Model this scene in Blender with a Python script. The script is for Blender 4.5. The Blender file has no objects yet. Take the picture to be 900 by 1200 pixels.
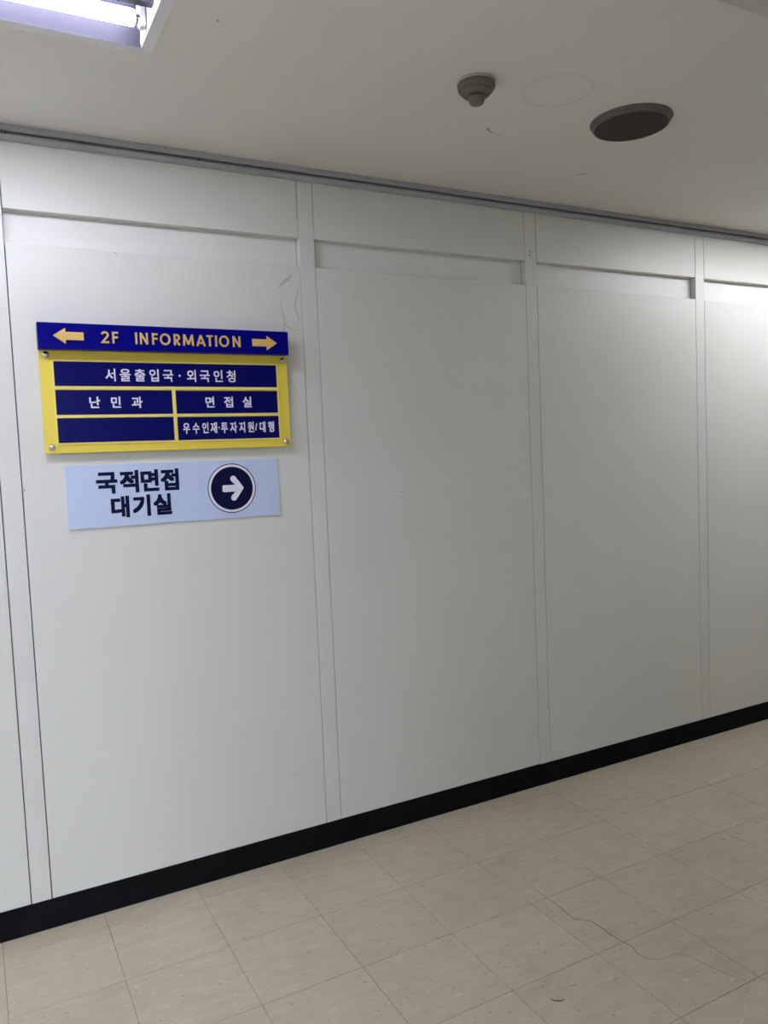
import bpy, bmesh, math, random
from mathutils import Vector, Matrix
random.seed(7)
scene = bpy.context.scene
C = scene.collection
R = math.radians

# ------------------------------------------------------------ camera
F_PX = 920.7
CAM_POS = Vector((0.1123, -2.6432, 1.4388))
YAW, PITCH, ROLL = R(27.821), R(-3.859), R(-2.4146)
cam = bpy.data.cameras.new('camera')
cam_ob = bpy.data.objects.new('camera', cam)
C.objects.link(cam_ob)
cam.sensor_fit = 'VERTICAL'
cam.sensor_height = 24.0
cam.lens = F_PX / 1200 * 24.0
cam.clip_start = 0.02
fw = Vector((math.sin(YAW)*math.cos(PITCH), math.cos(YAW)*math.cos(PITCH), math.sin(PITCH)))
rt = fw.cross(Vector((0, 0, 1))).normalized()
up = rt.cross(fw)
r2 = math.cos(ROLL)*rt + math.sin(ROLL)*up
u2 = -math.sin(ROLL)*rt + math.cos(ROLL)*up
m = Matrix((r2, u2, -fw)).transposed().to_4x4()
m.translation = CAM_POS
cam_ob.matrix_world = m
scene.camera = cam_ob

# ------------------------------------------------------------ world, exposure
world = bpy.data.worlds.new('world')
scene.world = world
world.use_nodes = True
world.node_tree.nodes['Background'].inputs[0].default_value = (0.9, 0.95, 1.0, 1)
world.node_tree.nodes['Background'].inputs[1].default_value = 0.05
vs = scene.view_settings
vs.view_transform = 'Standard'
vs.look = 'None'
vs.gamma = 1.0
vs.use_curve_mapping = False
vs.exposure = -0.07
TUBES = {'sign': 41.5, 'right': 57.0, 'far_right': 45.0, 'left': 150.0, 'lobby': 168.0}   # tube strengths; left and lobby are unseen lamps added as fill

# ------------------------------------------------------------ dimensions (metres)
CEIL = 2.475
X0, X1, YB = -5.0, 9.0, -7.8
CORNER_X, CORNER_Y = 0.30, -3.60      # unseen corner, placed to cut the lobby light off the right
RAIL_B, TRANS_B, REC_B, BASE_T = 2.4289, 2.2354, 2.1342, 0.0929
PITCH_X = 1.0100
MULL = 0.0598

# ------------------------------------------------------------ materials
def srgb(r, g, b):
    f = lambda c: (c/255/12.92) if c/255 <= 0.04045 else ((c/255+0.055)/1.055)**2.4
    return (f(r), f(g), f(b), 1)

def mat(name, col, rough=0.5, metal=0.0, spec=0.5, noise=None, bump=None, emit=None, coat=0.0):
    m = bpy.data.materials.new(name)
    m.use_nodes = True
    nt = m.node_tree
    b = nt.nodes['Principled BSDF']
    b.inputs['Base Color'].default_value = col
    b.inputs['Roughness'].default_value = rough
    b.inputs['Metallic'].default_value = metal
    b.inputs['Specular IOR Level'].default_value = spec
    if coat:
        b.inputs['Coat Weight'].default_value = coat
        b.inputs['Coat Roughness'].default_value = 0.08
    if noise:                                   # (scale, amount, detail): soft mottling of the colour
        tc = nt.nodes.new('ShaderNodeTexCoord')
        n = nt.nodes.new('ShaderNodeTexNoise')
        n.inputs['Scale'].default_value = noise[0]
        n.inputs['Detail'].default_value = noise[2]
        nt.links.new(tc.outputs['Object'], n.inputs['Vector'])
        mr = nt.nodes.new('ShaderNodeMapRange')
        mr.inputs[1].default_value = 0.3
        mr.inputs[2].default_value = 0.7
        mr.inputs[3].default_value = 1 - noise[1]
        mr.inputs[4].default_value = 1 + noise[1]
        nt.links.new(n.outputs['Fac'], mr.inputs[0])
        hs = nt.nodes.new('ShaderNodeHueSaturation')
        hs.inputs['Color'].default_value = col
        nt.links.new(mr.outputs[0], hs.inputs['Value'])
        nt.links.new(hs.outputs['Color'], b.inputs['Base Color'])
    if bump:                                    # (scale, strength)
        tc = nt.nodes.new('ShaderNodeTexCoord')
        n = nt.nodes.new('ShaderNodeTexNoise')
        n.inputs['Scale'].default_value = bump[0]
        n.inputs['Detail'].default_value = 4
        nt.links.new(tc.outputs['Object'], n.inputs['Vector'])
        bp = nt.nodes.new('ShaderNodeBump')
        bp.inputs['Strength'].default_value = bump[1]
        bp.inputs['Distance'].default_value = 0.002
        nt.links.new(n.outputs['Fac'], bp.inputs['Height'])
        nt.links.new(bp.outputs['Normal'], b.inputs['Normal'])
    if emit:
        b.inputs['Emission Color'].default_value = emit[0]
        b.inputs['Emission Strength'].default_value = emit[1]
    return m

M = {}
M['panel'] = mat('white_panel_paint', (0.70, 0.705, 0.675, 1), 0.42, noise=(1.3, 0.025, 3), bump=(60, 0.03))
M['recess'] = mat('recess_lit_paint', (0.77, 0.77, 0.75, 1), 0.45, noise=(2, 0.02, 3))  # lighter than the panels: direct light put into the colour
M['mullion'] = mat('white_strip_paint', (0.70, 0.70, 0.68, 1), 0.40, noise=(3, 0.03, 3))
M['groove'] = mat('groove_backing', (0.10, 0.10, 0.105, 1), 0.9)
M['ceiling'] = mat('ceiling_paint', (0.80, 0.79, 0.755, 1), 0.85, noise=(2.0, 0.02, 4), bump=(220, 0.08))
M['beam'] = mat('beam_shaded_paint', (0.60, 0.58, 0.55, 1), 0.85, bump=(220, 0.08))  # darker than the ceiling: the soffit's shade put into the colour
M['rail'] = mat('grey_rail_paint', (0.40, 0.41, 0.445, 1), 0.38, noise=(9, 0.05, 3))
M['base'] = mat('black_vinyl', (0.006, 0.0065, 0.008, 1), 0.7, spec=0.08, noise=(8, 0.25, 3))
M['yellow'] = mat('yellow_acrylic', srgb(236, 213, 80), 0.4)
M['yellow_line'] = mat('pale_yellow_strip', srgb(240, 222, 118), 0.4)
M['blue'] = mat('navy_acrylic', srgb(2, 4, 92), 0.3, spec=0.16)
M['header'] = mat('blue_header', srgb(2, 0, 122), 0.3, spec=0.12)
M['gold'] = mat('gold_letter', srgb(222, 188, 108), 0.4)
M['white_print'] = mat('white_print', srgb(232, 228, 246), 0.5)
M['sky_blue'] = mat('light_blue_board', srgb(192, 207, 238), 0.4)
M['navy_print'] = mat('navy_print', srgb(8, 14, 56), 0.5, spec=0.12)
M['chrome'] = mat('chrome', (0.62, 0.62, 0.60, 1), 0.18, 1.0)
M['detector'] = mat('aged_plastic', (0.165, 0.155, 0.115, 1), 0.55, spec=0.25)
M['detector_plate'] = mat('pale_plastic', (0.45, 0.43, 0.37, 1), 0.5)
M['dark'] = mat('dark_gap', (0.01, 0.01, 0.01, 1), 0.9)
M['speaker_rim'] = mat('speaker_rim', (0.155, 0.145, 0.14, 1), 0.6, spec=0.2)
M['fixture'] = mat('white_enamel', (0.80, 0.80, 0.83, 1), 0.25)
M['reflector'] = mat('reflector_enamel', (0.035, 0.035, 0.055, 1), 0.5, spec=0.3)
M['scuff'] = mat('scuff_grey', (0.50, 0.50, 0.49, 1), 0.6)
M['ring'] = mat('ring_stain', (0.755, 0.745, 0.71, 1), 0.85)
M['crack'] = mat('crack_line', (0.10, 0.09, 0.075, 1), 0.9)
M['wall'] = mat('plain_wall_paint', (0.66, 0.66, 0.65, 1), 0.7)
TINT = {'sign': (0.86, 0.86, 1.0, 1), 'right': (0.97, 0.97, 1.0, 1), 'far_right': (1.0, 0.98, 0.95, 1), 'left': (0.80, 0.84, 1.0, 1), 'lobby': (0.77, 0.86, 1.0, 1)}
for k_, st in TUBES.items():
    M['tube_'+k_] = mat('tube_'+k_, (1, 1, 1, 1), 0.4, emit=(TINT[k_], st))

def speaker_mat():
    m = mat('speaker_grille', (0.07, 0.062, 0.06, 1), 0.7, spec=0.1)
    nt = m.node_tree
    b = nt.nodes['Principled BSDF']
    tc = nt.nodes.new('ShaderNodeTexCoord')
    v = nt.nodes.new('ShaderNodeTexVoronoi')
    v.inputs['Scale'].default_value = 260
    v.inputs['Randomness'].default_value = 0.0
    nt.links.new(tc.outputs['Object'], v.inputs['Vector'])
    cr = nt.nodes.new('ShaderNodeValToRGB')
    cr.color_ramp.elements[0].position = 0.25
    cr.color_ramp.elements[0].color = (0.012, 0.01, 0.01, 1)
    cr.color_ramp.elements[1].position = 0.4
    cr.color_ramp.elements[1].color = (0.075, 0.065, 0.063, 1)
    nt.links.new(v.outputs['Distance'], cr.inputs[0])
    nt.links.new(cr.outputs[0], b.inputs['Base Color'])
    return m
M['grille'] = speaker_mat()

def tile_mat():
    m = bpy.data.materials.new('vinyl_tile')
    m.use_nodes = True
    nt = m.node_tree
    N, L = nt.nodes.new, nt.links.new
    b = nt.nodes['Principled BSDF']
    b.inputs['Roughness'].default_value = 0.46
    b.inputs['Specular IOR Level'].default_value = 0.35
    oi = N('ShaderNodeObjectInfo')
    tc = N('ShaderNodeTexCoord')
    off = N('ShaderNodeVectorMath'); off.operation = 'SCALE'
    comb = N('ShaderNodeCombineXYZ')
    L(oi.outputs['Random'], comb.inputs[0]); L(oi.outputs['Random'], comb.inputs[1])
    L(comb.outputs[0], off.inputs[0]); off.inputs['Scale'].default_value = 37.0
    add = N('ShaderNodeVectorMath'); add.operation = 'ADD'
    L(tc.outputs['Object'], add.inputs[0]); L(off.outputs[0], add.inputs[1])
    mp = N('ShaderNodeMapping'); mp.inputs['Scale'].default_value = (0.45, 1.0, 1.0)
    mp.inputs['Rotation'].default_value = (0, 0, R(8))
    L(add.outputs[0], mp.inputs[0])
    # tile to tile tint
    cr = N('ShaderNodeValToRGB')
    e = cr.color_ramp.elements
    e[0].color = (0.484, 0.426, 0.320, 1)
    e[1].color = (0.513, 0.443, 0.335, 1)
    k = e.new(0.35); k.color = (0.493, 0.441, 0.328, 1)
    k = e.new(0.7); k.color = (0.508, 0.447, 0.339, 1)
    L(oi.outputs['Random'], cr.inputs[0])
    # broad marbling
    n1 = N('ShaderNodeTexNoise'); n1.inputs['Scale'].default_value = 26; n1.inputs['Detail'].default_value = 6; n1.inputs['Roughness'].default_value = 0.62
    L(mp.outputs[0], n1.inputs['Vector'])
    r1 = N('ShaderNodeMapRange'); r1.inputs[1].default_value = 0.3; r1.inputs[2].default_value = 0.7; r1.inputs[3].default_value = 0.91; r1.inputs[4].default_value = 1.08
    L(n1.outputs['Fac'], r1.inputs[0])
    # walk-worn cloudiness across several tiles (world position)
    geo = N('ShaderNodeNewGeometry')
    n0 = N('ShaderNodeTexNoise'); n0.inputs['Scale'].default_value = 2.2; n0.inputs['Detail'].default_value = 5
    L(geo.outputs['Position'], n0.inputs['Vector'])
    r0 = N('ShaderNodeMapRange'); r0.inputs[1].default_value = 0.3; r0.inputs[2].default_value = 0.7; r0.inputs[3].default_value = 0.92; r0.inputs[4].default_value = 1.06
    L(n0.outputs['Fac'], r0.inputs[0])
    mu = N('ShaderNodeMath'); mu.operation = 'MULTIPLY'
    L(r1.outputs[0], mu.inputs[0]); L(r0.outputs[0], mu.inputs[1])
    hs = N('ShaderNodeHueSaturation')
    L(cr.outputs[0], hs.inputs['Color']); L(mu.outputs[0], hs.inputs['Value'])
    # dark chips
    n2 = N('ShaderNodeTexNoise'); n2.inputs['Scale'].default_value = 85; n2.inputs['Detail'].default_value = 2
    L(mp.outputs[0], n2.inputs['Vector'])
    r2_ = N('ShaderNodeMapRange'); r2_.inputs[1].default_value = 0.655; r2_.inputs[2].default_value = 0.73; r2_.inputs[3].default_value = 0.0; r2_.inputs[4].default_value = 0.42
    L(n2.outputs['Fac'], r2_.inputs[0])
    mx = N('ShaderNodeMix'); mx.data_type = 'RGBA'
    L(r2_.outputs[0], mx.inputs[0]); L(hs.outputs['Color'], mx.inputs[6]); mx.inputs[7].default_value = (0.12, 0.105, 0.085, 1)
    # light chips
    n3 = N('ShaderNodeTexNoise'); n3.inputs['Scale'].default_value = 55; n3.inputs['Detail'].default_value = 2
    ad2 = N('ShaderNodeVectorMath'); ad2.operation = 'ADD'; ad2.inputs[1].default_value = (11, 5, 3)
    L(mp.outputs[0], ad2.inputs[0]); L(ad2.outputs[0], n3.inputs['Vector'])
    r3 = N('ShaderNodeMapRange'); r3.inputs[1].default_value = 0.645; r3.inputs[2].default_value = 0.73; r3.inputs[3].default_value = 0.0; r3.inputs[4].default_value = 0.6
    L(n3.outputs['Fac'], r3.inputs[0])
    mx2 = N('ShaderNodeMix'); mx2.data_type = 'RGBA'
    L(r3.outputs[0], mx2.inputs[0]); L(mx.outputs[2], mx2.inputs[6]); mx2.inputs[7].default_value = (0.60, 0.56, 0.49, 1)
    L(mx2.outputs[2], b.inputs['Base Color'])
    bp = N('ShaderNodeBump'); bp.inputs['Strength'].default_value = 0.12; bp.inputs['Distance'].default_value = 0.001
    L(n1.outputs['Fac'], bp.inputs['Height']); L(bp.outputs[0], b.inputs['Normal'])
    return m
M['tile'] = tile_mat()
M['joint'] = mat('tile_joint', (0.13, 0.115, 0.095, 1), 0.9)

# ------------------------------------------------------------ mesh helpers
def bm_box(bm, x0, x1, y0, y1, z0, z1):
    v = [bm.verts.new((x, y, z)) for z in (z0, z1) for y in (y0, y1) for x in (x0, x1)]
    for f in ((0, 2, 3, 1), (4, 5, 7, 6), (0, 1, 5, 4), (2, 6, 7, 3), (0, 4, 6, 2), (1, 3, 7, 5)):
        bm.faces.new([v[i] for i in f])

def mesh_from(bm, name, material, smooth=False):
    me = bpy.data.meshes.new(name)
    bmesh.ops.recalc_face_normals(bm, faces=bm.faces)
    bm.to_mesh(me)
    bm.free()
    me.materials.append(material)
    if smooth:
        for p in me.polygons:
            p.use_smooth = True
        try:
            me.set_sharp_from_angle(angle=R(35))
        except Exception:
            pass
    return me

def link(name, me, parent=None, loc=(0, 0, 0), rot=(0, 0, 0)):
    o = bpy.data.objects.new(name, me)
    C.objects.link(o)
    o.location = loc
    o.rotation_euler = rot
    if parent:
        o.parent = parent
    return o

def box(name, x0, x1, y0, y1, z0, z1, material, parent=None, bevel=0.0, seg=2):
    """A box with its origin at its own centre (world coordinates given; parents sit at the world origin unless noted)."""
    c = Vector(((x0+x1)/2, (y0+y1)/2, (z0+z1)/2))
    bm = bmesh.new()
    bm_box(bm, x0-c.x, x1-c.x, y0-c.y, y1-c.y, z0-c.z, z1-c.z)
    if bevel:
        bmesh.ops.bevel(bm, geom=bm.edges[:], offset=bevel, segments=seg, affect='EDGES', profile=0.5)
    me = mesh_from(bm, name, material)
    base = parent.location if parent else Vector((0, 0, 0))
    return link(name, me, parent, c-base)

def empty(name, loc):
    o = bpy.data.objects.new(name, None)
    C.objects.link(o)
    o.empty_display_size = 0.1
    o.location = loc
    return o

def tag(o, label=None, cat=None, group=None, kind=None):
    if label: o['label'] = label
    if cat: o['category'] = cat
    if group: o['group'] = group
    if kind: o['kind'] = kind
    return o

def lathe(bm, prof, seg=48, z0=0.0, cap0=True, cap1=True):
    rings = []
    for r, z in prof:
        rings.append([bm.verts.new((r*math.cos(2*math.pi*i/seg), r*math.sin(2*math.pi*i/seg), z0+z)) for i in range(seg)])
    for a, b in zip(rings, rings[1:]):
        for i in range(seg):
            j = (i+1) % seg
            bm.faces.new((a[i], a[j], b[j], b[i]))
    if cap0: bm.faces.new(rings[0])
    if cap1: bm.faces.new(rings[-1])

def prism_x(name, prof, x0, x1, material, parent=None, smooth=False):
    """Extrude a closed (y, z) profile along x."""
    bm = bmesh.new()
    a = [bm.verts.new((x0, y, z)) for y, z in prof]
    b = [bm.verts.new((x1, y, z)) for y, z in prof]
    n = len(prof)
    for i in range(n):
        j = (i+1) % n
        bm.faces.new((a[i], a[j], b[j], b[i]))
    bm.faces.new(a)
    bm.faces.new(b[::-1])
    return link(name, mesh_from(bm, name, material, smooth), parent, (0, 0, 0) if not parent else -parent.location)

def ribbon(pts, widths, to3, thick):
    """Thin tapering raised strip along 2-D points; to3(u, v, h) maps to space."""
    bm = bmesh.new()
    rows = []
    n = len(pts)
    for i, (u, v) in enumerate(pts):
        a = pts[max(i-1, 0)]; b = pts[min(i+1, n-1)]
        d = Vector((b[0]-a[0], b[1]-a[1])).normalized()
        w = (widths[i] if isinstance(widths, (list, tuple)) else widths)/2
        px, py = -d.y*w, d.x*w
        rows.append([bm.verts.new(to3(u+px, v+py, 0)), bm.verts.new(to3(u+px, v+py, thick)),
                     bm.verts.new(to3(u-px, v-py, thick)), bm.verts.new(to3(u-px, v-py, 0))])
    for a, b in zip(rows, rows[1:]):
        for k in range(4):
            j = (k+1) % 4
            bm.faces.new((a[k], a[j], b[j], b[k]))
    bm.faces.new(rows[0]); bm.faces.new(rows[-1][::-1])
    return bm

def smooth_path(pts, n=6):
    out = []
    for i in range(len(pts)-1):
        p0 = pts[max(i-1, 0)]; p1 = pts[i]; p2 = pts[i+1]; p3 = pts[min(i+2, len(pts)-1)]
        for k in range(n):
            t = k/n
            out.append(tuple(0.5*((2*p1[c]) + (-p0[c]+p2[c])*t + (2*p0[c]-5*p1[c]+4*p2[c]-p3[c])*t*t + (-p0[c]+3*p1[c]-3*p2[c]+p3[c])*t**3) for c in (0, 1)))
    out.append(tuple(pts[-1]))
    return out

# ------------------------------------------------------------ light fixtures: where they sit (openings in the ceiling)
FIX_W, FIX_L = 0.305, 1.203
FIXTURES = [  # centre x, centre y, tube material
    (-0.0385, -0.7675, 'tube_sign'),
    (3.95, -0.7675, 'tube_right'),
    (7.60, -0.7675, 'tube_far_right'),
    (-2.10, -0.7675, 'tube_left'),  # unseen, added to brighten the left of the wall
    (-0.40, -5.20, 'tube_lobby'),  # this row and the ones below: unseen, added to light the lower left wall
    (-0.40, -5.90, 'tube_lobby'),
    (-0.40, -6.60, 'tube_lobby'),
    (-0.40, -7.30, 'tube_lobby'),
]

# ------------------------------------------------------------ the setting
# floor: a dark bed with single vinyl tiles laid on it
TILE, TX0, TY0 = 0.3, 0.1116, 0.0936
floor = box('floor', X0, X1, YB, 0.05, -0.06, -0.0022, M['joint'])
tag(floor, kind='structure')
GAP = 0.0011
def tile_mesh(w, d, name):
    bm = bmesh.new()
    bm_box(bm, -w/2, w/2, -d/2, d/2, -0.0022, 0)
    top = [e for e in bm.edges if all(abs(v.co.z) < 1e-6 for v in e.verts)]
    bmesh.ops.bevel(bm, geom=top, offset=0.0005, segments=1, affect='EDGES')
    return mesh_from(bm, name, M['tile'])
full = tile_mesh(TILE-GAP, TILE-GAP, 'floor_tile')
cut = tile_mesh(TILE-GAP, TY0-GAP, 'floor_tile_cut')
rest = bmesh.new()
for i in range(-17, 30):
    cx = TX0 + (i+0.5)*TILE
    if cx - TILE/2 < X0 or cx + TILE/2 > X1:
        continue
    for j in range(-1, 27):
        if j == -1:
            cy, d, me = -TY0/2, TY0, cut
        else:
            cy, d, me = -TY0-(j+0.5)*TILE, TILE, full
        if cy - d/2 < YB:
            continue
        if -3 <= i <= 16 and j <= 12:
            o = link('floor_tile', me, floor, Vector((cx, cy, random.uniform(-0.0003, 0))) - floor.location,
                     (0, 0, random.uniform(-0.0012, 0.0012)))
        else:
            bm_box(rest, cx-TILE/2+GAP/2, cx+TILE/2-GAP/2, cy-d/2+GAP/2, cy+d/2-GAP/2, -0.0022, 0)
o = link('floor_tiles_beyond', mesh_from(rest, 'floor_tiles_beyond', M['tile']), floor, -floor.location)
tag(o, kind='stuff')
# a wandering crack in two tiles
crack = [(1.6785, -0.6239), (1.6753, -0.686), (1.6781, -0.7453), (1.6713, -0.8197), (1.6842, -0.8436), (1.7057, -0.864), (1.7107, -0.9017), (1.7091, -0.9508), (1.7148, -0.9931), (1.7201, -1.0247), (1.711, -1.0499), (1.7151, -1.078), (1.7329, -1.0979), (1.7611, -1.1079), (1.8005, -1.1081), (1.819, -1.1271), (1.8276, -1.1591), (1.8356, -1.2003), (1.8558, -1.2575)]
cp = smooth_path(crack, 5)
cw = [0.0006 + 0.0016*math.sin(math.pi*min(1, (i+3)/(len(cp)*0.72))) if i < len(cp)*0.72 else 0.0007 for i in range(len(cp))]
link('crack', mesh_from(ribbon(cp, cw, lambda u, v, h: (u, v, h+0.00002), 0.0002), 'crack', M['crack']), floor, -floor.location)

# ceiling slab with openings for the recessed lights
bm = bmesh.new()
xs, ys = {X0, X1}, {YB, 0.05}
holes = []
for fx, fy, _ in FIXTURES:
    h = (fx-FIX_L/2-0.004, fx+FIX_L/2+0.004, fy-FIX_W/2-0.004, fy+FIX_W/2+0.004)
    holes.append(h); xs |= {h[0], h[1]}; ys |= {h[2], h[3]}
xs, ys = sorted(xs), sorted(ys)
for a, b in zip(xs, xs[1:]):
    for c, d in zip(ys, ys[1:]):
        mx_, my_ = (a+b)/2, (c+d)/2
        if any(h[0] < mx_ < h[1] and h[2] < my_ < h[3] for h in holes):
            continue
        bm_box(bm, a, b, c, d, CEIL, CEIL+0.012)
ceiling = link('ceiling', mesh_from(bm, 'ceiling', M['ceiling']))
tag(ceiling, kind='structure')
void = box('ceiling_void', X0, X1, YB, 0.05, CEIL+0.16, CEIL+0.2, M['ceiling'], ceiling)

# dropped beam running along the corridor, between camera and wall
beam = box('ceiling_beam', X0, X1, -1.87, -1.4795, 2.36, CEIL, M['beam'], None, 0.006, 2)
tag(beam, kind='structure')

# faint ring left on the ceiling by an older fitting, and two scratches
bm = bmesh.new()
rr = [(math.cos(2*math.pi*i/64), math.sin(2*math.pi*i/64)) for i in range(64)]
va = [bm.verts.new((1.69+0.106*c, -0.832+0.106*s, CEIL-0.0003)) for c, s in rr]
vb = [bm.verts.new((1.69+0.094*c, -0.832+0.094*s, CEIL-0.0003)) for c, s in rr]
for i in range(64):
    j = (i+1) % 64
    bm.faces.new((va[i], va[j], vb[j], vb[i]))
link('ring_mark', mesh_from(bm, 'ring_mark', M['ring']), ceiling)
for k, (pts, w) in enumerate([([(1.6505, -0.5421), (1.6673, -0.5279), (1.6922, -0.5167), (1.7307, -0.5106)], [0.008, 0.005, 0.002, 0.001]),
                              ([(2.2096, -0.3223), (2.2313, -0.3355), (2.2601, -0.3409)], [0.003, 0.009, 0.003]),
                              ([(0.700, -0.80), (0.706, -0.793)], [0.005, 0.004])]):
    link('scratch', mesh_from(ribbon(pts, w, lambda u, v, h: (u, v, CEIL-h), 0.0004), 'scratch', mat('scratch_grey_%d' % k, [(0.34, 0.32, 0.29, 1), (0.48, 0.46, 0.42, 1), (0.4, 0.39, 0.37, 1)][k], 0.8)), ceiling)

# sign wall: backing with single panels, transom panels, recess backs and cover strips
wall = box('wall_front', X0, X1, 0.031, 0.11, 0, CEIL, M['groove'])
tag(wall, kind='structure')
G = 0.0018       # half width of the open joints
WIDE = {5: 0.0030}   # the strip left of the signs has opened up more
cent = [0.2303, 1.2408, 2.2478, 3.2603]
cents = [0.2303-PITCH_X*k for k in range(5, 0, -1)] + cent + [3.2603+PITCH_X*k for k in range(1, 6)]
def panel_piece(name, x0, x1, z0, z1, yf, yb, material, bev=0.0012):
    return box(name, x0, x1, yf, yb, z0, z1, material, wall, bev, 1)
for k, c in enumerate(cents):
    ga, gb = WIDE.get(k, G), WIDE.get(k+1, G)
    panel_piece('cover_strip', c-MULL/2+ga/2, c+MULL/2-ga/2, BASE_T-0.03, RAIL_B+0.03, random.choice([-0.0005, 0.0, 0.0005]), 0.03, M['mullion'])
    if k+1 < len(cents):
        a, b = c+MULL/2+ga/2, cents[k+1]-MULL/2-gb/2
        panel_piece('wall_panel', a, b, BASE_T-0.03, REC_B, 0.0, 0.03, M['panel'])
        panel_piece('transom_panel', a, b, TRANS_B, RAIL_B+0.03, 0.0, 0.03, M['panel'])
        panel_piece('recess_back', a-0.0005, b+0.0005, REC_B-0.004, TRANS_B+0.004, 0.0295, 0.0305, M['recess'], 0)

# scuffs and marks on the sign wall
wz = lambda u, v, h: (u, -h-0.0001, v)
scuffs = [
    (smooth_path([(1.1269, 2.0551), (1.1433, 2.0721), (1.1614, 2.0862), (1.1798, 2.1035)], 4), 0.010, (0.53, 0.53, 0.525, 1)),
    (smooth_path([(1.2068, 2.0699), (1.1955, 2.0368), (1.185, 2.0038), (1.1887, 1.9748), (1.1949, 1.9589), (1.2026, 1.9365)], 4), 0.0045, (0.50, 0.50, 0.49, 1)),
    (smooth_path([(1.1278, 2.0071), (1.1331, 1.9785), (1.1418, 1.9467), (1.1442, 1.9275), (1.1627, 1.9153), (1.1834, 1.908)], 4), 0.0038, (0.50, 0.50, 0.49, 1)),
    ([(1.1359, 1.9014), (1.1399, 1.9305)], 0.002, (0.35, 0.35, 0.34, 1)),
    ([(2.238, 2.2720), (2.246, 2.2740)], 0.008, (0.30, 0.30, 0.29, 1)),
    ([(2.238, 2.2590), (2.247, 2.2600)], 0.008, (0.26, 0.26, 0.25, 1)),
    ([(2.249, 2.2872), (2.251, 2.268)], 0.004, (0.45, 0.45, 0.44, 1)),
    ([(1.5739, 1.3116), (1.586, 1.310), (1.6001, 1.3068)], 0.004, (0.55, 0.55, 0.54, 1)),
    ([(1.0853, 0.2963), (1.1092, 0.3068)], 0.0018, (0.42, 0.42, 0.42, 1)),
    (smooth_path([(2.40, 2.395), (2.48, 2.32), (2.56, 2.255)], 4), 0.003, (0.62, 0.62, 0.615, 1)),
    ([(0.578, 2.1295), (0.583, 2.1285)], 0.006, (0.42, 0.42, 0.42, 1)),
    ([(0.2645, 1.395), (0.2665, 1.389), (0.264, 1.384)], 0.004, (0.4, 0.4, 0.4, 1)),
]
for k, (pts, w, col) in enumerate(scuffs):
    n = len(pts)
    ws = [w*(0.35+0.65*math.sin(math.pi*(i+0.5)/n)*random.uniform(0.6, 1.1)) for i in range(n)]
    link('scuff_mark', mesh_from(ribbon(pts, ws, wz, 0.0004), 'scuff_mark', mat('scuff_%d' % k, col, 0.6)), wall, -wall.location)

# other walls; the corridor and lobby ones form an added corner that blocks light
for nm, a in (('wall_back', (X0, CORNER_X, YB-0.1, YB, 0, CEIL)), ('wall_corridor_shade', (CORNER_X, X1, CORNER_Y-0.15, CORNER_Y, 0, CEIL)), ('wall_lobby_shade', (CORNER_X, CORNER_X+0.15, YB, CORNER_Y-0.15, 0, CEIL)), ('wall_left', (X0-0.1, X0, YB, 0.05, 0, CEIL)), ('wall_right', (X1, X1+0.1, YB, 0.05, 0, CEIL))):
    tag(box(nm, *a, M['wall']), kind='structure')

# unseen lintel, added to keep lobby light off the upper wall
tag(box('light_cut_lintel', X0, CORNER_X, CORNER_Y-0.15, CORNER_Y, 2.20, CEIL, M['wall']), kind='structure')

# black vinyl baseboard in lengths that butt at seams
base = empty('baseboard_front', (0, 0, 0))
tag(base, kind='structure')
for a, b, h, t in ((X0, -1.0, 0.0929, 0.004), (-1.0, 1.2625, 0.0935, 0.0042), (1.2628, 2.2190, 0.0938, 0.0036), (2.2193, 5.6, 0.0915, 0.0044), (5.6, X1, 0.0929, 0.004)):
    prism_x('baseboard_length', [(0.0, 0.0), (-t-0.001, 0.0), (-t, 0.004), (-t, h-0.003), (-t+0.0012, h-0.0006), (-t+0.0026, h), (0.0, h)], a, b, M['base'], base)

# two-step grey rail under the ceiling
rail = empty('trim_1', (0, 0, CEIL))
tag(rail, kind='structure')
prism_x('upper_strip', [(0.0, CEIL-0.0005), (-0.023, CEIL-0.0005), (-0.024, CEIL-0.002), (-0.024, CEIL-0.0165), (-0.022, CEIL-0.019), (0.0, CEIL-0.019)], X0, X1, M['rail'], rail)
prism_x('groove_strip', [(0.0, CEIL-0.018), (-0.008, CEIL-0.018), (-0.008, CEIL-0.025), (0.0, CEIL-0.025)], X0, X1, M['groove'], rail)
zt, zb = CEIL-0.0225, RAIL_B+0.003
lower = [(0.0, zt)] + [(-0.013-0.011*math.sin(math.pi*t/8), zt+(zb-zt)*t/8) for t in range(9)] + [(0.0, zb)]
for a, b in ((X0, -0.9), (-0.8985, 2.150), (2.1510, 5.0), (5.0015, X1)):
    prism_x('lower_strip', lower, a, b, M['rail'], rail, True)
bm = bmesh.new()
lathe(bm, [(0.0035, 0), (0.0035, 0.0012), (0.002, 0.0022)], 12)
screw = mesh_from(bm, 'screw_head', mat('screw_dark', (0.05, 0.05, 0.05, 1), 0.4, 0.6))
for x in (0.283, 0.86, 1.42, 2.00, 2.29, 2.9, 3.5):
    link('screw', screw, rail, (x, -0.0195, -0.028), (R(90), 0, 0))

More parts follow.
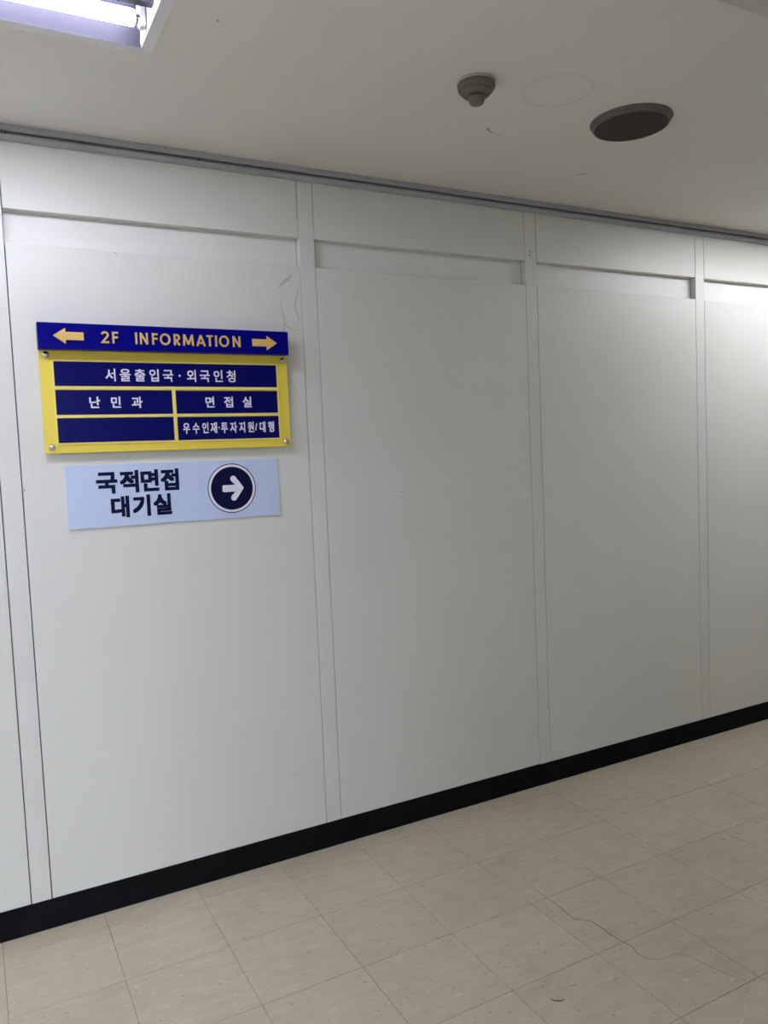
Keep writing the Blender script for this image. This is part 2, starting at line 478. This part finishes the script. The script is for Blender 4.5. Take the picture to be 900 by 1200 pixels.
# ------------------------------------------------------------ recessed fluorescent lights
def make_light(fx, fy, tube, label, group):
    root = empty('ceiling_light', (fx, fy, CEIL))
    tag(root, label, 'ceiling light', group)
    hl, hw, H = FIX_L/2, FIX_W/2, 0.085
    # flange: a flat frame lying on the ceiling
    bm = bmesh.new()
    fl, t = 0.030, 0.004
    bm_box(bm, hl+0.0005, hl+fl, -hw-fl, hw+fl, -t, 0.0)
    bm_box(bm, -hl-fl, -hl-0.0005, -hw-fl, hw+fl, -t, 0.0)
    bm_box(bm, -hl-0.0005, hl+0.0005, hw+0.0005, hw+fl, -t, 0.0)
    bm_box(bm, -hl-0.0005, hl+0.0005, -hw-fl, -hw-0.0005, -t, 0.0)
    link('flange', mesh_from(bm, 'flange', M['fixture']), root)
    # reflector: W-shaped trough with a ridge between the tubes
    bm = bmesh.new()
    prof = [(-hw, -0.0042), (-hw+0.012, 0.035), (-hw+0.035, 0.066), (-hw+0.075, 0.072), (-0.040, 0.058), (-0.014, 0.020), (-0.010, 0.016),
            (0.010, 0.016), (0.014, 0.020), (0.040, 0.058), (hw-0.075, 0.072), (hw-0.035, 0.066), (hw-0.012, 0.035), (hw, -0.0042)]
    for (ya, za), (yb_, zb_) in zip(prof, prof[1:]):
        v = [bm.verts.new(c) for c in ((-hl, ya, za), (hl, ya, za), (hl, yb_, zb_), (-hl, yb_, zb_))]
        bm.faces.new(v)
    bmesh.ops.remove_doubles(bm, verts=bm.verts[:], dist=1e-5)
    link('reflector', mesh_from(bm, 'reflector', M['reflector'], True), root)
    # housing above
    bm = bmesh.new()
    bm_box(bm, -hl-0.003, hl+0.003, -hw-0.003, hw+0.003, 0.0755, 0.095)
    bm_box(bm, -hl-0.003, hl+0.003, -hw-0.003, -hw-0.0005, 0.0, 0.0755)
    bm_box(bm, -hl-0.003, hl+0.003, hw+0.0005, hw+0.003, 0.0, 0.0755)
    link('housing', mesh_from(bm, 'housing', M['fixture']), root)
    for s in (-1, 1):
        e = box('end_plate', fx+s*hl-(0.002 if s > 0 else 0), fx+s*hl+(0.002 if s < 0 else 0), fy-hw, fy+hw, CEIL, CEIL+0.075, M['fixture'], root)
        for ty in (-1, 1):
            bm = bmesh.new()
            x = s*(hl-0.012)
            bm_box(bm, x-0.008, x+0.008, ty*0.078-0.014, ty*0.078+0.014, 0.004, 0.06)
            bmesh.ops.bevel(bm, geom=bm.edges[:], offset=0.003, segments=2, affect='EDGES')
            link('lamp_holder', mesh_from(bm, 'lamp_holder', M['fixture']), root)
    for ty in (-1, 1):
        bm = bmesh.new()
        L_ = 2*(hl-0.028)
        r = 0.0185
        prof = [(r*0.78, -L_/2), (r*0.95, -L_/2+0.002), (r, -L_/2+0.006), (r, L_/2-0.006), (r*0.95, L_/2-0.002), (r*0.78, L_/2)]
        lathe(bm, prof, 24)
        t_ = link('tube', mesh_from(bm, 'tube', M[tube], True), root, (0, ty*0.078, 0.023), (0, R(90), 0))
        for s in (-1, 1):
            bm = bmesh.new()
            lathe(bm, [(0.012, 0), (0.012, 0.012)], 16)
            link('tube_cap', mesh_from(bm, 'tube_cap', M['chrome'], True), t_, (0, 0, s*(L_/2+0.005)-0.006))
    return root

lab = ['recessed fluorescent ceiling light glowing above the blue and yellow sign',
       'recessed fluorescent ceiling light beyond the round speaker, above the right wall panels',
       'recessed fluorescent ceiling light farthest along the sign wall to the right',
       'unseen fluorescent ceiling light added to brighten the left of the sign wall',
       'unseen fluorescent ceiling light added as fill in an assumed lobby, first behind the dropped beam',
       'unseen fluorescent ceiling light added as fill in an assumed lobby, second behind the dropped beam',
       'unseen fluorescent ceiling light added as fill in an assumed lobby, third behind the dropped beam',
       'unseen fluorescent ceiling light added as fill in an assumed lobby, fourth and last behind the dropped beam']
for (fx, fy, tb), l in zip(FIXTURES, lab):
    make_light(fx, fy, tb, l, 'recessed corridor lights')

# ------------------------------------------------------------ smoke detector
det = empty('smoke_detector', (1.440, -0.784, CEIL))
tag(det, 'olive-grey stepped smoke detector with a nub on the ceiling', 'smoke detector')
def lathe_part(name, prof, material, parent, seg=48, caps=(True, True)):
    bm = bmesh.new()
    lathe(bm, prof, seg, 0, *caps)
    return link(name, mesh_from(bm, name, material, True), parent)
lathe_part('mounting_plate', [(0.054, 0), (0.054, -0.004), (0.052, -0.006)], M['detector_plate'], det)
body = lathe_part('body', [(0.050, -0.006), (0.0525, -0.009), (0.0525, -0.018), (0.050, -0.023), (0.044, -0.025), (0.043, -0.031), (0.038, -0.036), (0.029, -0.039), (0.020, -0.039)], M['detector'], det)
lathe_part('vent_gap', [(0.021, -0.0385), (0.021, -0.0435)], M['dark'], body)
lathe_part('sensor_cap', [(0.0245, -0.0425), (0.0245, -0.046), (0.022, -0.052), (0.0185, -0.059), (0.0165, -0.0605), (0.012, -0.061)], M['detector'], det)
bm = bmesh.new()
for i in range(10):
    a = 2*math.pi*i/10
    bm_box(bm, 0.0205*math.cos(a)-0.0012, 0.0205*math.cos(a)+0.0012, 0.0205*math.sin(a)-0.0012, 0.0205*math.sin(a)+0.0012, -0.0435, -0.0385)
link('vent_post', mesh_from(bm, 'vent_post', M['detector']), body)

# ------------------------------------------------------------ ceiling speaker
spk = empty('ceiling_speaker', (2.049, -0.762, CEIL))
tag(spk, 'round dark ceiling speaker with a grey sloping rim', 'speaker')
lathe_part('rim', [(0.1265, 0), (0.127, -0.002), (0.1245, -0.004), (0.1165, -0.0185), (0.1135, -0.019), (0.112, -0.0175)], M['speaker_rim'], spk, 72)
lathe_part('grille', [(0.1125, -0.0175), (0.1115, -0.0188), (0.06, -0.0192), (0.004, -0.0194)], M['grille'], spk, 72)

# ------------------------------------------------------------ lettering helpers
def world_base(parent):
    b = Vector((0, 0, 0))
    p = parent
    while p:
        b += p.location
        p = p.parent
    return b

def glyph_mesh(ch, em, thick):
    c = bpy.data.curves.new('glyph', 'FONT')
    c.body = ch
    c.size = em
    c.extrude = thick/2
    c.resolution_u = 4
    o = bpy.data.objects.new('glyph', c)
    C.objects.link(o)
    dg = bpy.context.evaluated_depsgraph_get()
    me = bpy.data.meshes.new_from_object(o.evaluated_get(dg))
    bpy.data.objects.remove(o)
    bpy.data.curves.remove(c)
    return me

def line_of_text(chars, centres, z0, z1, yfront, bold, thick, material, parent, sx=1.0):
    """One object per printed character, at given x centres, spanning z0..z1; bold thickens every stroke by that many metres a side."""
    items, lo, hi = [], 1e9, -1e9
    for ch in chars:
        me = glyph_mesh(ch, 1.0, 0.0)
        us = [v.co.x for v in me.vertices]
        vs_ = [v.co.y for v in me.vertices]
        if ch not in '·/':
            lo, hi = min(lo, min(vs_)), max(hi, max(vs_))
        items.append((me, (min(us)+max(us))/2, (min(vs_)+max(vs_))/2))
    s = (z1-z0-2*bold)/(hi-lo)
    kern = [(0, 0)] + ([(i, j) for i in (-1, 0, 1) for j in (-1, 0, 1) if (i, j) != (0, 0)] if bold else [])
    base = world_base(parent)
    for (me, mid, mz), cx, ch in zip(items, centres, chars):
        bm = bmesh.new()
        polys = [[me.vertices[i].co.copy() for i in p.vertices] for p in me.polygons]
        for q, (di, dj) in enumerate(kern):
            y = yfront - thick - q*0.00003
            for p in polys:
                vv = []
                for co in p:
                    zz = z0+bold+(co.y-lo)*s
                    if ch in '·/':
                        zz = (z0+z1)/2+(co.y-mz)*s*(0.85 if ch == '/' else 1.1)
                    vv.append(bm.verts.new(((co.x-mid)*s*sx+di*bold, y, zz-z0+dj*bold)))
                bm.faces.new(vv)
        bmesh.ops.remove_doubles(bm, verts=bm.verts[:], dist=1e-6)
        m2 = bpy.data.meshes.new('character')
        for f in bm.faces:
            f.normal_update()
            if f.normal.y > 0: f.normal_flip()
        bm.to_mesh(m2); bm.free()
        m2.materials.append(material)
        link('character', m2, parent, Vector((cx, 0, z0))-base)
        bpy.data.meshes.remove(me)

def outline(name, pts, yfront, thick, material, parent):
    """Flat cut-out shape from an (x, z) outline, extruded towards the viewer."""
    bm = bmesh.new()
    a = [bm.verts.new((x, yfront, z)) for x, z in pts]
    b = [bm.verts.new((x, yfront-thick, z)) for x, z in pts]
    n = len(pts)
    for i in range(n):
        bm.faces.new((a[i], a[(i+1) % n], b[(i+1) % n], b[i]))
    bm.faces.new(a); bm.faces.new(b[::-1])
    return link(name, mesh_from(bm, name, material), parent, -world_base(parent))

def strokes(name, polys, w, yfront, thick, material, parent):
    """A raised letter from stroked polylines (x, z) with mitred joins."""
    bm = bmesh.new()
    for q, (pts, closed) in enumerate(polys):
        n = len(pts)
        yf = yfront-thick-q*0.00005
        left, right = [], []
        for i, p in enumerate(pts):
            pv = Vector(p)
            if closed:
                a, b = Vector(pts[i-1]), Vector(pts[(i+1) % n])
            else:
                a, b = Vector(pts[max(i-1, 0)]), Vector(pts[min(i+1, n-1)])
            d1 = (pv-a).normalized() if (pv-a).length > 1e-9 else (b-pv).normalized()
            d2 = (b-pv).normalized() if (b-pv).length > 1e-9 else d1
            n1, n2 = Vector((-d1.y, d1.x)), Vector((-d2.y, d2.x))
            mvec = (n1+n2).normalized()
            k = min(1/max(mvec.dot(n1), 0.3), 2.2)*w/2
            left.append(pv+mvec*k); right.append(pv-mvec*k)
        vl = [[bm.verts.new((q_.x, y, q_.y)) for q_ in left] for y in (yfront, yf)]
        vr = [[bm.verts.new((q_.x, y, q_.y)) for q_ in right] for y in (yfront, yf)]
        rng = range(n if closed else n-1)
        for i in rng:
            j = (i+1) % n
            bm.faces.new((vl[1][i], vl[1][j], vr[1][j], vr[1][i]))
            bm.faces.new((vl[0][i], vl[0][j], vl[1][j], vl[1][i]))
            bm.faces.new((vr[0][i], vr[1][i], vr[1][j], vr[0][j]))
        if not closed:
            for i in (0, n-1):
                bm.faces.new((vl[0][i], vl[1][i], vr[1][i], vr[0][i]))
    return link(name, mesh_from(bm, name, material), parent, -world_base(parent))

def arc(cx, cz, rx, rz, a0, a1, n=14):
    return [(cx+rx*math.cos(R(a0+(a1-a0)*i/n)), cz+rz*math.sin(R(a0+(a1-a0)*i/n))) for i in range(n+1)]

# ------------------------------------------------------------ information sign
sign = empty('information_sign', (0.7325, 0, 1.497))
tag(sign, 'yellow framed wall sign with navy name plates under a blue 2F INFORMATION header', 'sign')
BX0, BX1, BZ0, BZ1 = 0.331, 1.1345, 1.4975, 1.880
YF = -0.0215         # front of the yellow board
board = box('yellow_board', BX0, BX1, YF, -0.0125, BZ0, BZ1, M['yellow'], sign, 0.0008, 1)
header = box('header_board', 0.3285, 1.1300, -0.0560, YF, 1.8133, 1.8925, M['header'], sign, 0.001, 1)
# four stand-off bolts with domed caps
for x, z in ((0.3500, 1.7990), (1.1160, 1.7965), (0.3510, 1.5163), (1.1160, 1.5142)):
    bm = bmesh.new()
    lathe(bm, [(0.0095, 0), (0.0105, 0.0015), (0.0105, 0.005), (0.0095, 0.0085), (0.0070, 0.0110), (0.0035, 0.0124), (0.0008, 0.0128)], 24)
    cap = link('bolt_cap', mesh_from(bm, 'bolt_cap', M['chrome'], True), sign, Vector((x, YF, z))-sign.location, (R(90), 0, 0))
    bm = bmesh.new()
    lathe(bm, [(0.007, 0), (0.007, -0.0215)], 16)
    link('stand_off', mesh_from(bm, 'stand_off', M['chrome'], True), cap)
# navy name plates let into the board between thin yellow strips
PT = 0.0012
def plate(x0, x1, z0, z1):
    return box('name_plate', x0, x1, YF-PT, YF, z0, z1, M['blue'], sign)
p1 = plate(0.3708, 1.0922, 1.7053, 1.7803)
p2 = plate(0.3706, 0.7262, 1.6165, 1.6925)
p3 = plate(0.7390, 1.0918, 1.6165, 1.6915)
p4 = plate(0.3708, 0.7265, 1.5300, 1.6057)
p5 = plate(0.7397, 1.0930, 1.5290, 1.6047)
ST = 0.0030
box('divider_strip', 0.3706, 1.0925, YF-ST, YF, 1.6945, 1.7035, M['yellow_line'], sign)
box('divider_strip', 0.3706, 1.0925, YF-ST, YF, 1.6068, 1.6153, M['yellow_line'], sign)
box('divider_strip', 0.7280, 0.7375, YF-ST, YF, 1.6155, 1.6943, M['yellow_line'], sign)
box('divider_strip', 0.7280, 0.7375, YF-ST, YF, 1.5290, 1.6066, M['yellow_line'], sign)
# raised edges of the frame around the plates
for nm, a in (('frame_edge', (BX0+0.0345, 0.3702, 1.5290, 1.7807)), ('frame_edge', (1.0928, 1.0978, 1.5290, 1.7807)),
              ('frame_edge', (BX0+0.0345, 1.0978, 1.5240, 1.5288)), ('frame_edge', (BX0+0.0345, 1.0978, 1.7809, 1.7857))):
    box(nm, a[0], a[1], YF-ST, YF, a[2], a[3], M['yellow_line'], sign)
# plate lettering
TK = 0.0004
line_of_text('서울출입국·외국인청', [0.5364, 0.5818, 0.6275, 0.6723, 0.7171, 0.7550, 0.7939, 0.8389, 0.8847, 0.9294], 1.7205, 1.7610, YF-PT, 0.0007, TK, M['white_print'], p1, 0.92)
line_of_text('난민과', [0.484, 0.5479, 0.6132], 1.6360, 1.6725, YF-PT, 0.0009, TK, M['white_print'], p2, 1.0)
line_of_text('면접실', [0.8514, 0.9158, 0.9809], 1.6355, 1.6725, YF-PT, 0.0009, TK, M['white_print'], p3, 1.0)
line_of_text('우수인재·투자지원/대행', [0.7675, 0.7997, 0.8312, 0.8598, 0.8781, 0.8965, 0.9286, 0.9587, 0.9897, 1.0089, 1.0322, 1.0635], 1.5495, 1.5865, YF-PT, 0.0008, TK, M['white_print'], p5, 0.68)

# header: raised arrows and letters
HY = -0.0560
HT = 0.004
zc = 1.8525
outline('arrow', [(0.3715, zc+0.001), (0.4075, zc+0.0245), (0.4075, zc+0.0125), (0.4590, zc+0.0125), (0.4590, zc-0.0115), (0.4075, zc-0.0115), (0.4065, zc-0.0235)], HY, HT, M['gold'], header)
outline('arrow', [(1.0870, zc-0.001), (1.0510, zc+0.0225), (1.0510, zc+0.0110), (0.9995, zc+0.0110), (0.9995, zc-0.0130), (1.0500, zc-0.0130), (1.0500, zc-0.0250)], HY, HT, M['gold'], header)
ZL, ZH = 1.8345, 1.8705
LW = 0.0058
zl, zh = ZL+LW/2, ZH-LW/2          # centre lines of the bottom and top strokes
hw_ = LW/2
zm = (ZL+ZH)/2
def letter(ch, cx, w):
    l, r = cx-w/2+hw_, cx+w/2-hw_
    if ch == 'I': P = [([(cx, ZL), (cx, ZH)], False)]
    elif ch == 'N': P = [([(l, ZL), (l, ZH)], False), ([(l, ZH-0.001), (r, ZL+0.001)], False), ([(r, ZL), (r, ZH)], False)]
    elif ch == 'F': P = [([(l, ZL), (l, ZH)], False), ([(l, zh), (r+hw_, zh)], False), ([(l, zm+0.001), (r+hw_*0.6, zm+0.001)], False)]
    elif ch == 'O': P = [(arc(cx, zm, w/2-hw_, (zh-zl)/2+0.0006, 0, 360, 32)[:-1], True)]
    elif ch == 'R':
        rr_ = (zh-zm)/2+0.0006
        P = [([(l, ZL), (l, ZH)], False),
             ([(l, zh)] + arc(r-rr_, zh-rr_, rr_, rr_, 90, -90, 14) + [(l, zh-2*rr_)], False),
             ([(r-rr_*1.3, zh-2*rr_), (r+hw_*0.4, ZL)], False)]
    elif ch == 'M': P = [([(l, ZL), (l+0.002, ZH)], False), ([(l+0.002, ZH-0.001), (cx, ZL+0.004)], False), ([(cx, ZL+0.004), (r-0.002, ZH-0.001)], False), ([(r-0.002, ZH), (r, ZL)], False)]
    elif ch == 'A': P = [([(l, ZL), (cx, ZH-0.001)], False), ([(cx, ZH-0.001), (r, ZL)], False), ([(l+w*0.2, zl+0.007), (r-w*0.2, zl+0.007)], False)]
    elif ch == 'T': P = [([(cx, ZL), (cx, ZH-0.001)], False), ([(l-hw_, zh), (r+hw_, zh)], False)]
    elif ch == '2': P = [(arc(cx, zh-0.0075, w/2-hw_, 0.0078, 165, -35, 14) + [(l+0.001, zl), (r+hw_, zl)], False)]
    return strokes('letter', P, LW, HY, HT, M['gold'], header)
for ch, cx, w in zip('2FINFORMATION', (0.5217, 0.5525, 0.6163, 0.6400, 0.6745, 0.7070, 0.7444, 0.7816, 0.8228, 0.8528, 0.8739, 0.9010, 0.9440),
                     (0.0240, 0.0180, 0.0058, 0.0250, 0.0180, 0.0335, 0.0200, 0.0350, 0.0310, 0.0205, 0.0058, 0.0335, 0.0260)):
    letter(ch, cx, w)

# ------------------------------------------------------------ pale blue direction sign
ds = empty('direction_sign', (0.7365, 0, 1.258))
tag(ds, 'pale blue direction sign with navy Korean words and a white arrow in a circle', 'sign')
SY = -0.0060
sb = box('sign_board', 0.3845, 1.0875, SY, 0.0, 1.2585, 1.4568, M['sky_blue'], ds, 0.0006, 1)
line_of_text('국적면접', [0.5065, 0.5765, 0.6415, 0.7065], 1.3640, 1.4370, SY, 0.0030, TK, M['navy_print'], sb, 0.98)
line_of_text('대기실', [0.5435, 0.6105, 0.6780], 1.2850, 1.3555, SY, 0.0030, TK, M['navy_print'], sb, 0.98)
CXc, CZc = 0.9165, 1.3602
def disc(name, r, y, material, t=0.0003, parent=ds):
    return outline(name, [(CXc+r*math.cos(2*math.pi*i/72), CZc+r*math.sin(2*math.pi*i/72)) for i in range(72)], y, t, material, parent)
badge = disc('arrow_badge', 0.0850, SY, M['navy_print'])
disc('white_ring', 0.0820, SY-0.0003, M['white_print'], parent=badge)
disc('navy_disc', 0.0740, SY-0.0006, M['navy_print'], parent=badge)
def white_arrow():
    # one outline: shaft with a rounded tail, two round-ended barbs and a rounded tip
    w, bw = 0.0118, 0.0105
    tx = CXc+0.0405
    d = math.sqrt(0.5)
    bx, bz = CXc+0.0055, 0.0325                     # centre of the upper barb's round end
    pts = arc(CXc-0.0290, CZc+w-0.005, 0.005, 0.005, 180, 90, 5)
    hx = bx-bw*d+(bz-bw*d-w)                        # where the barb's inner edge meets the shaft
    pts.append((hx, CZc+w))
    pts += arc(bx, CZc+bz, bw, bw, 225, 45, 10)
    pts += arc(tx-0.006, CZc, 0.006, 0.006, 45, -45, 6)
    pts += arc(bx, CZc-bz, bw, bw, -45, -225, 10)
    pts.append((hx, CZc-w))
    pts += arc(CXc-0.0290, CZc-w+0.005, 0.005, 0.005, 270, 180, 5)
    return outline('arrow', pts, SY-0.0009, 0.0004, M['white_print'], badge)
white_arrow()

# ------------------------------------------------------------ a dark thread lying on the floor
th = smooth_path([(1.378, -1.0718), (1.382, -1.0818), (1.3939, -1.0904), (1.4077, -1.0911)], 5)
o = link('thread', mesh_from(ribbon(th, [0.0008+0.0012*math.sin(math.pi*i/(len(th)-1)) for i in range(len(th))], lambda u, v, h: (u, v, h), 0.0012), 'thread', M['dark']))
tag(o, 'short dark curved thread lying on the beige floor tiles', 'thread')
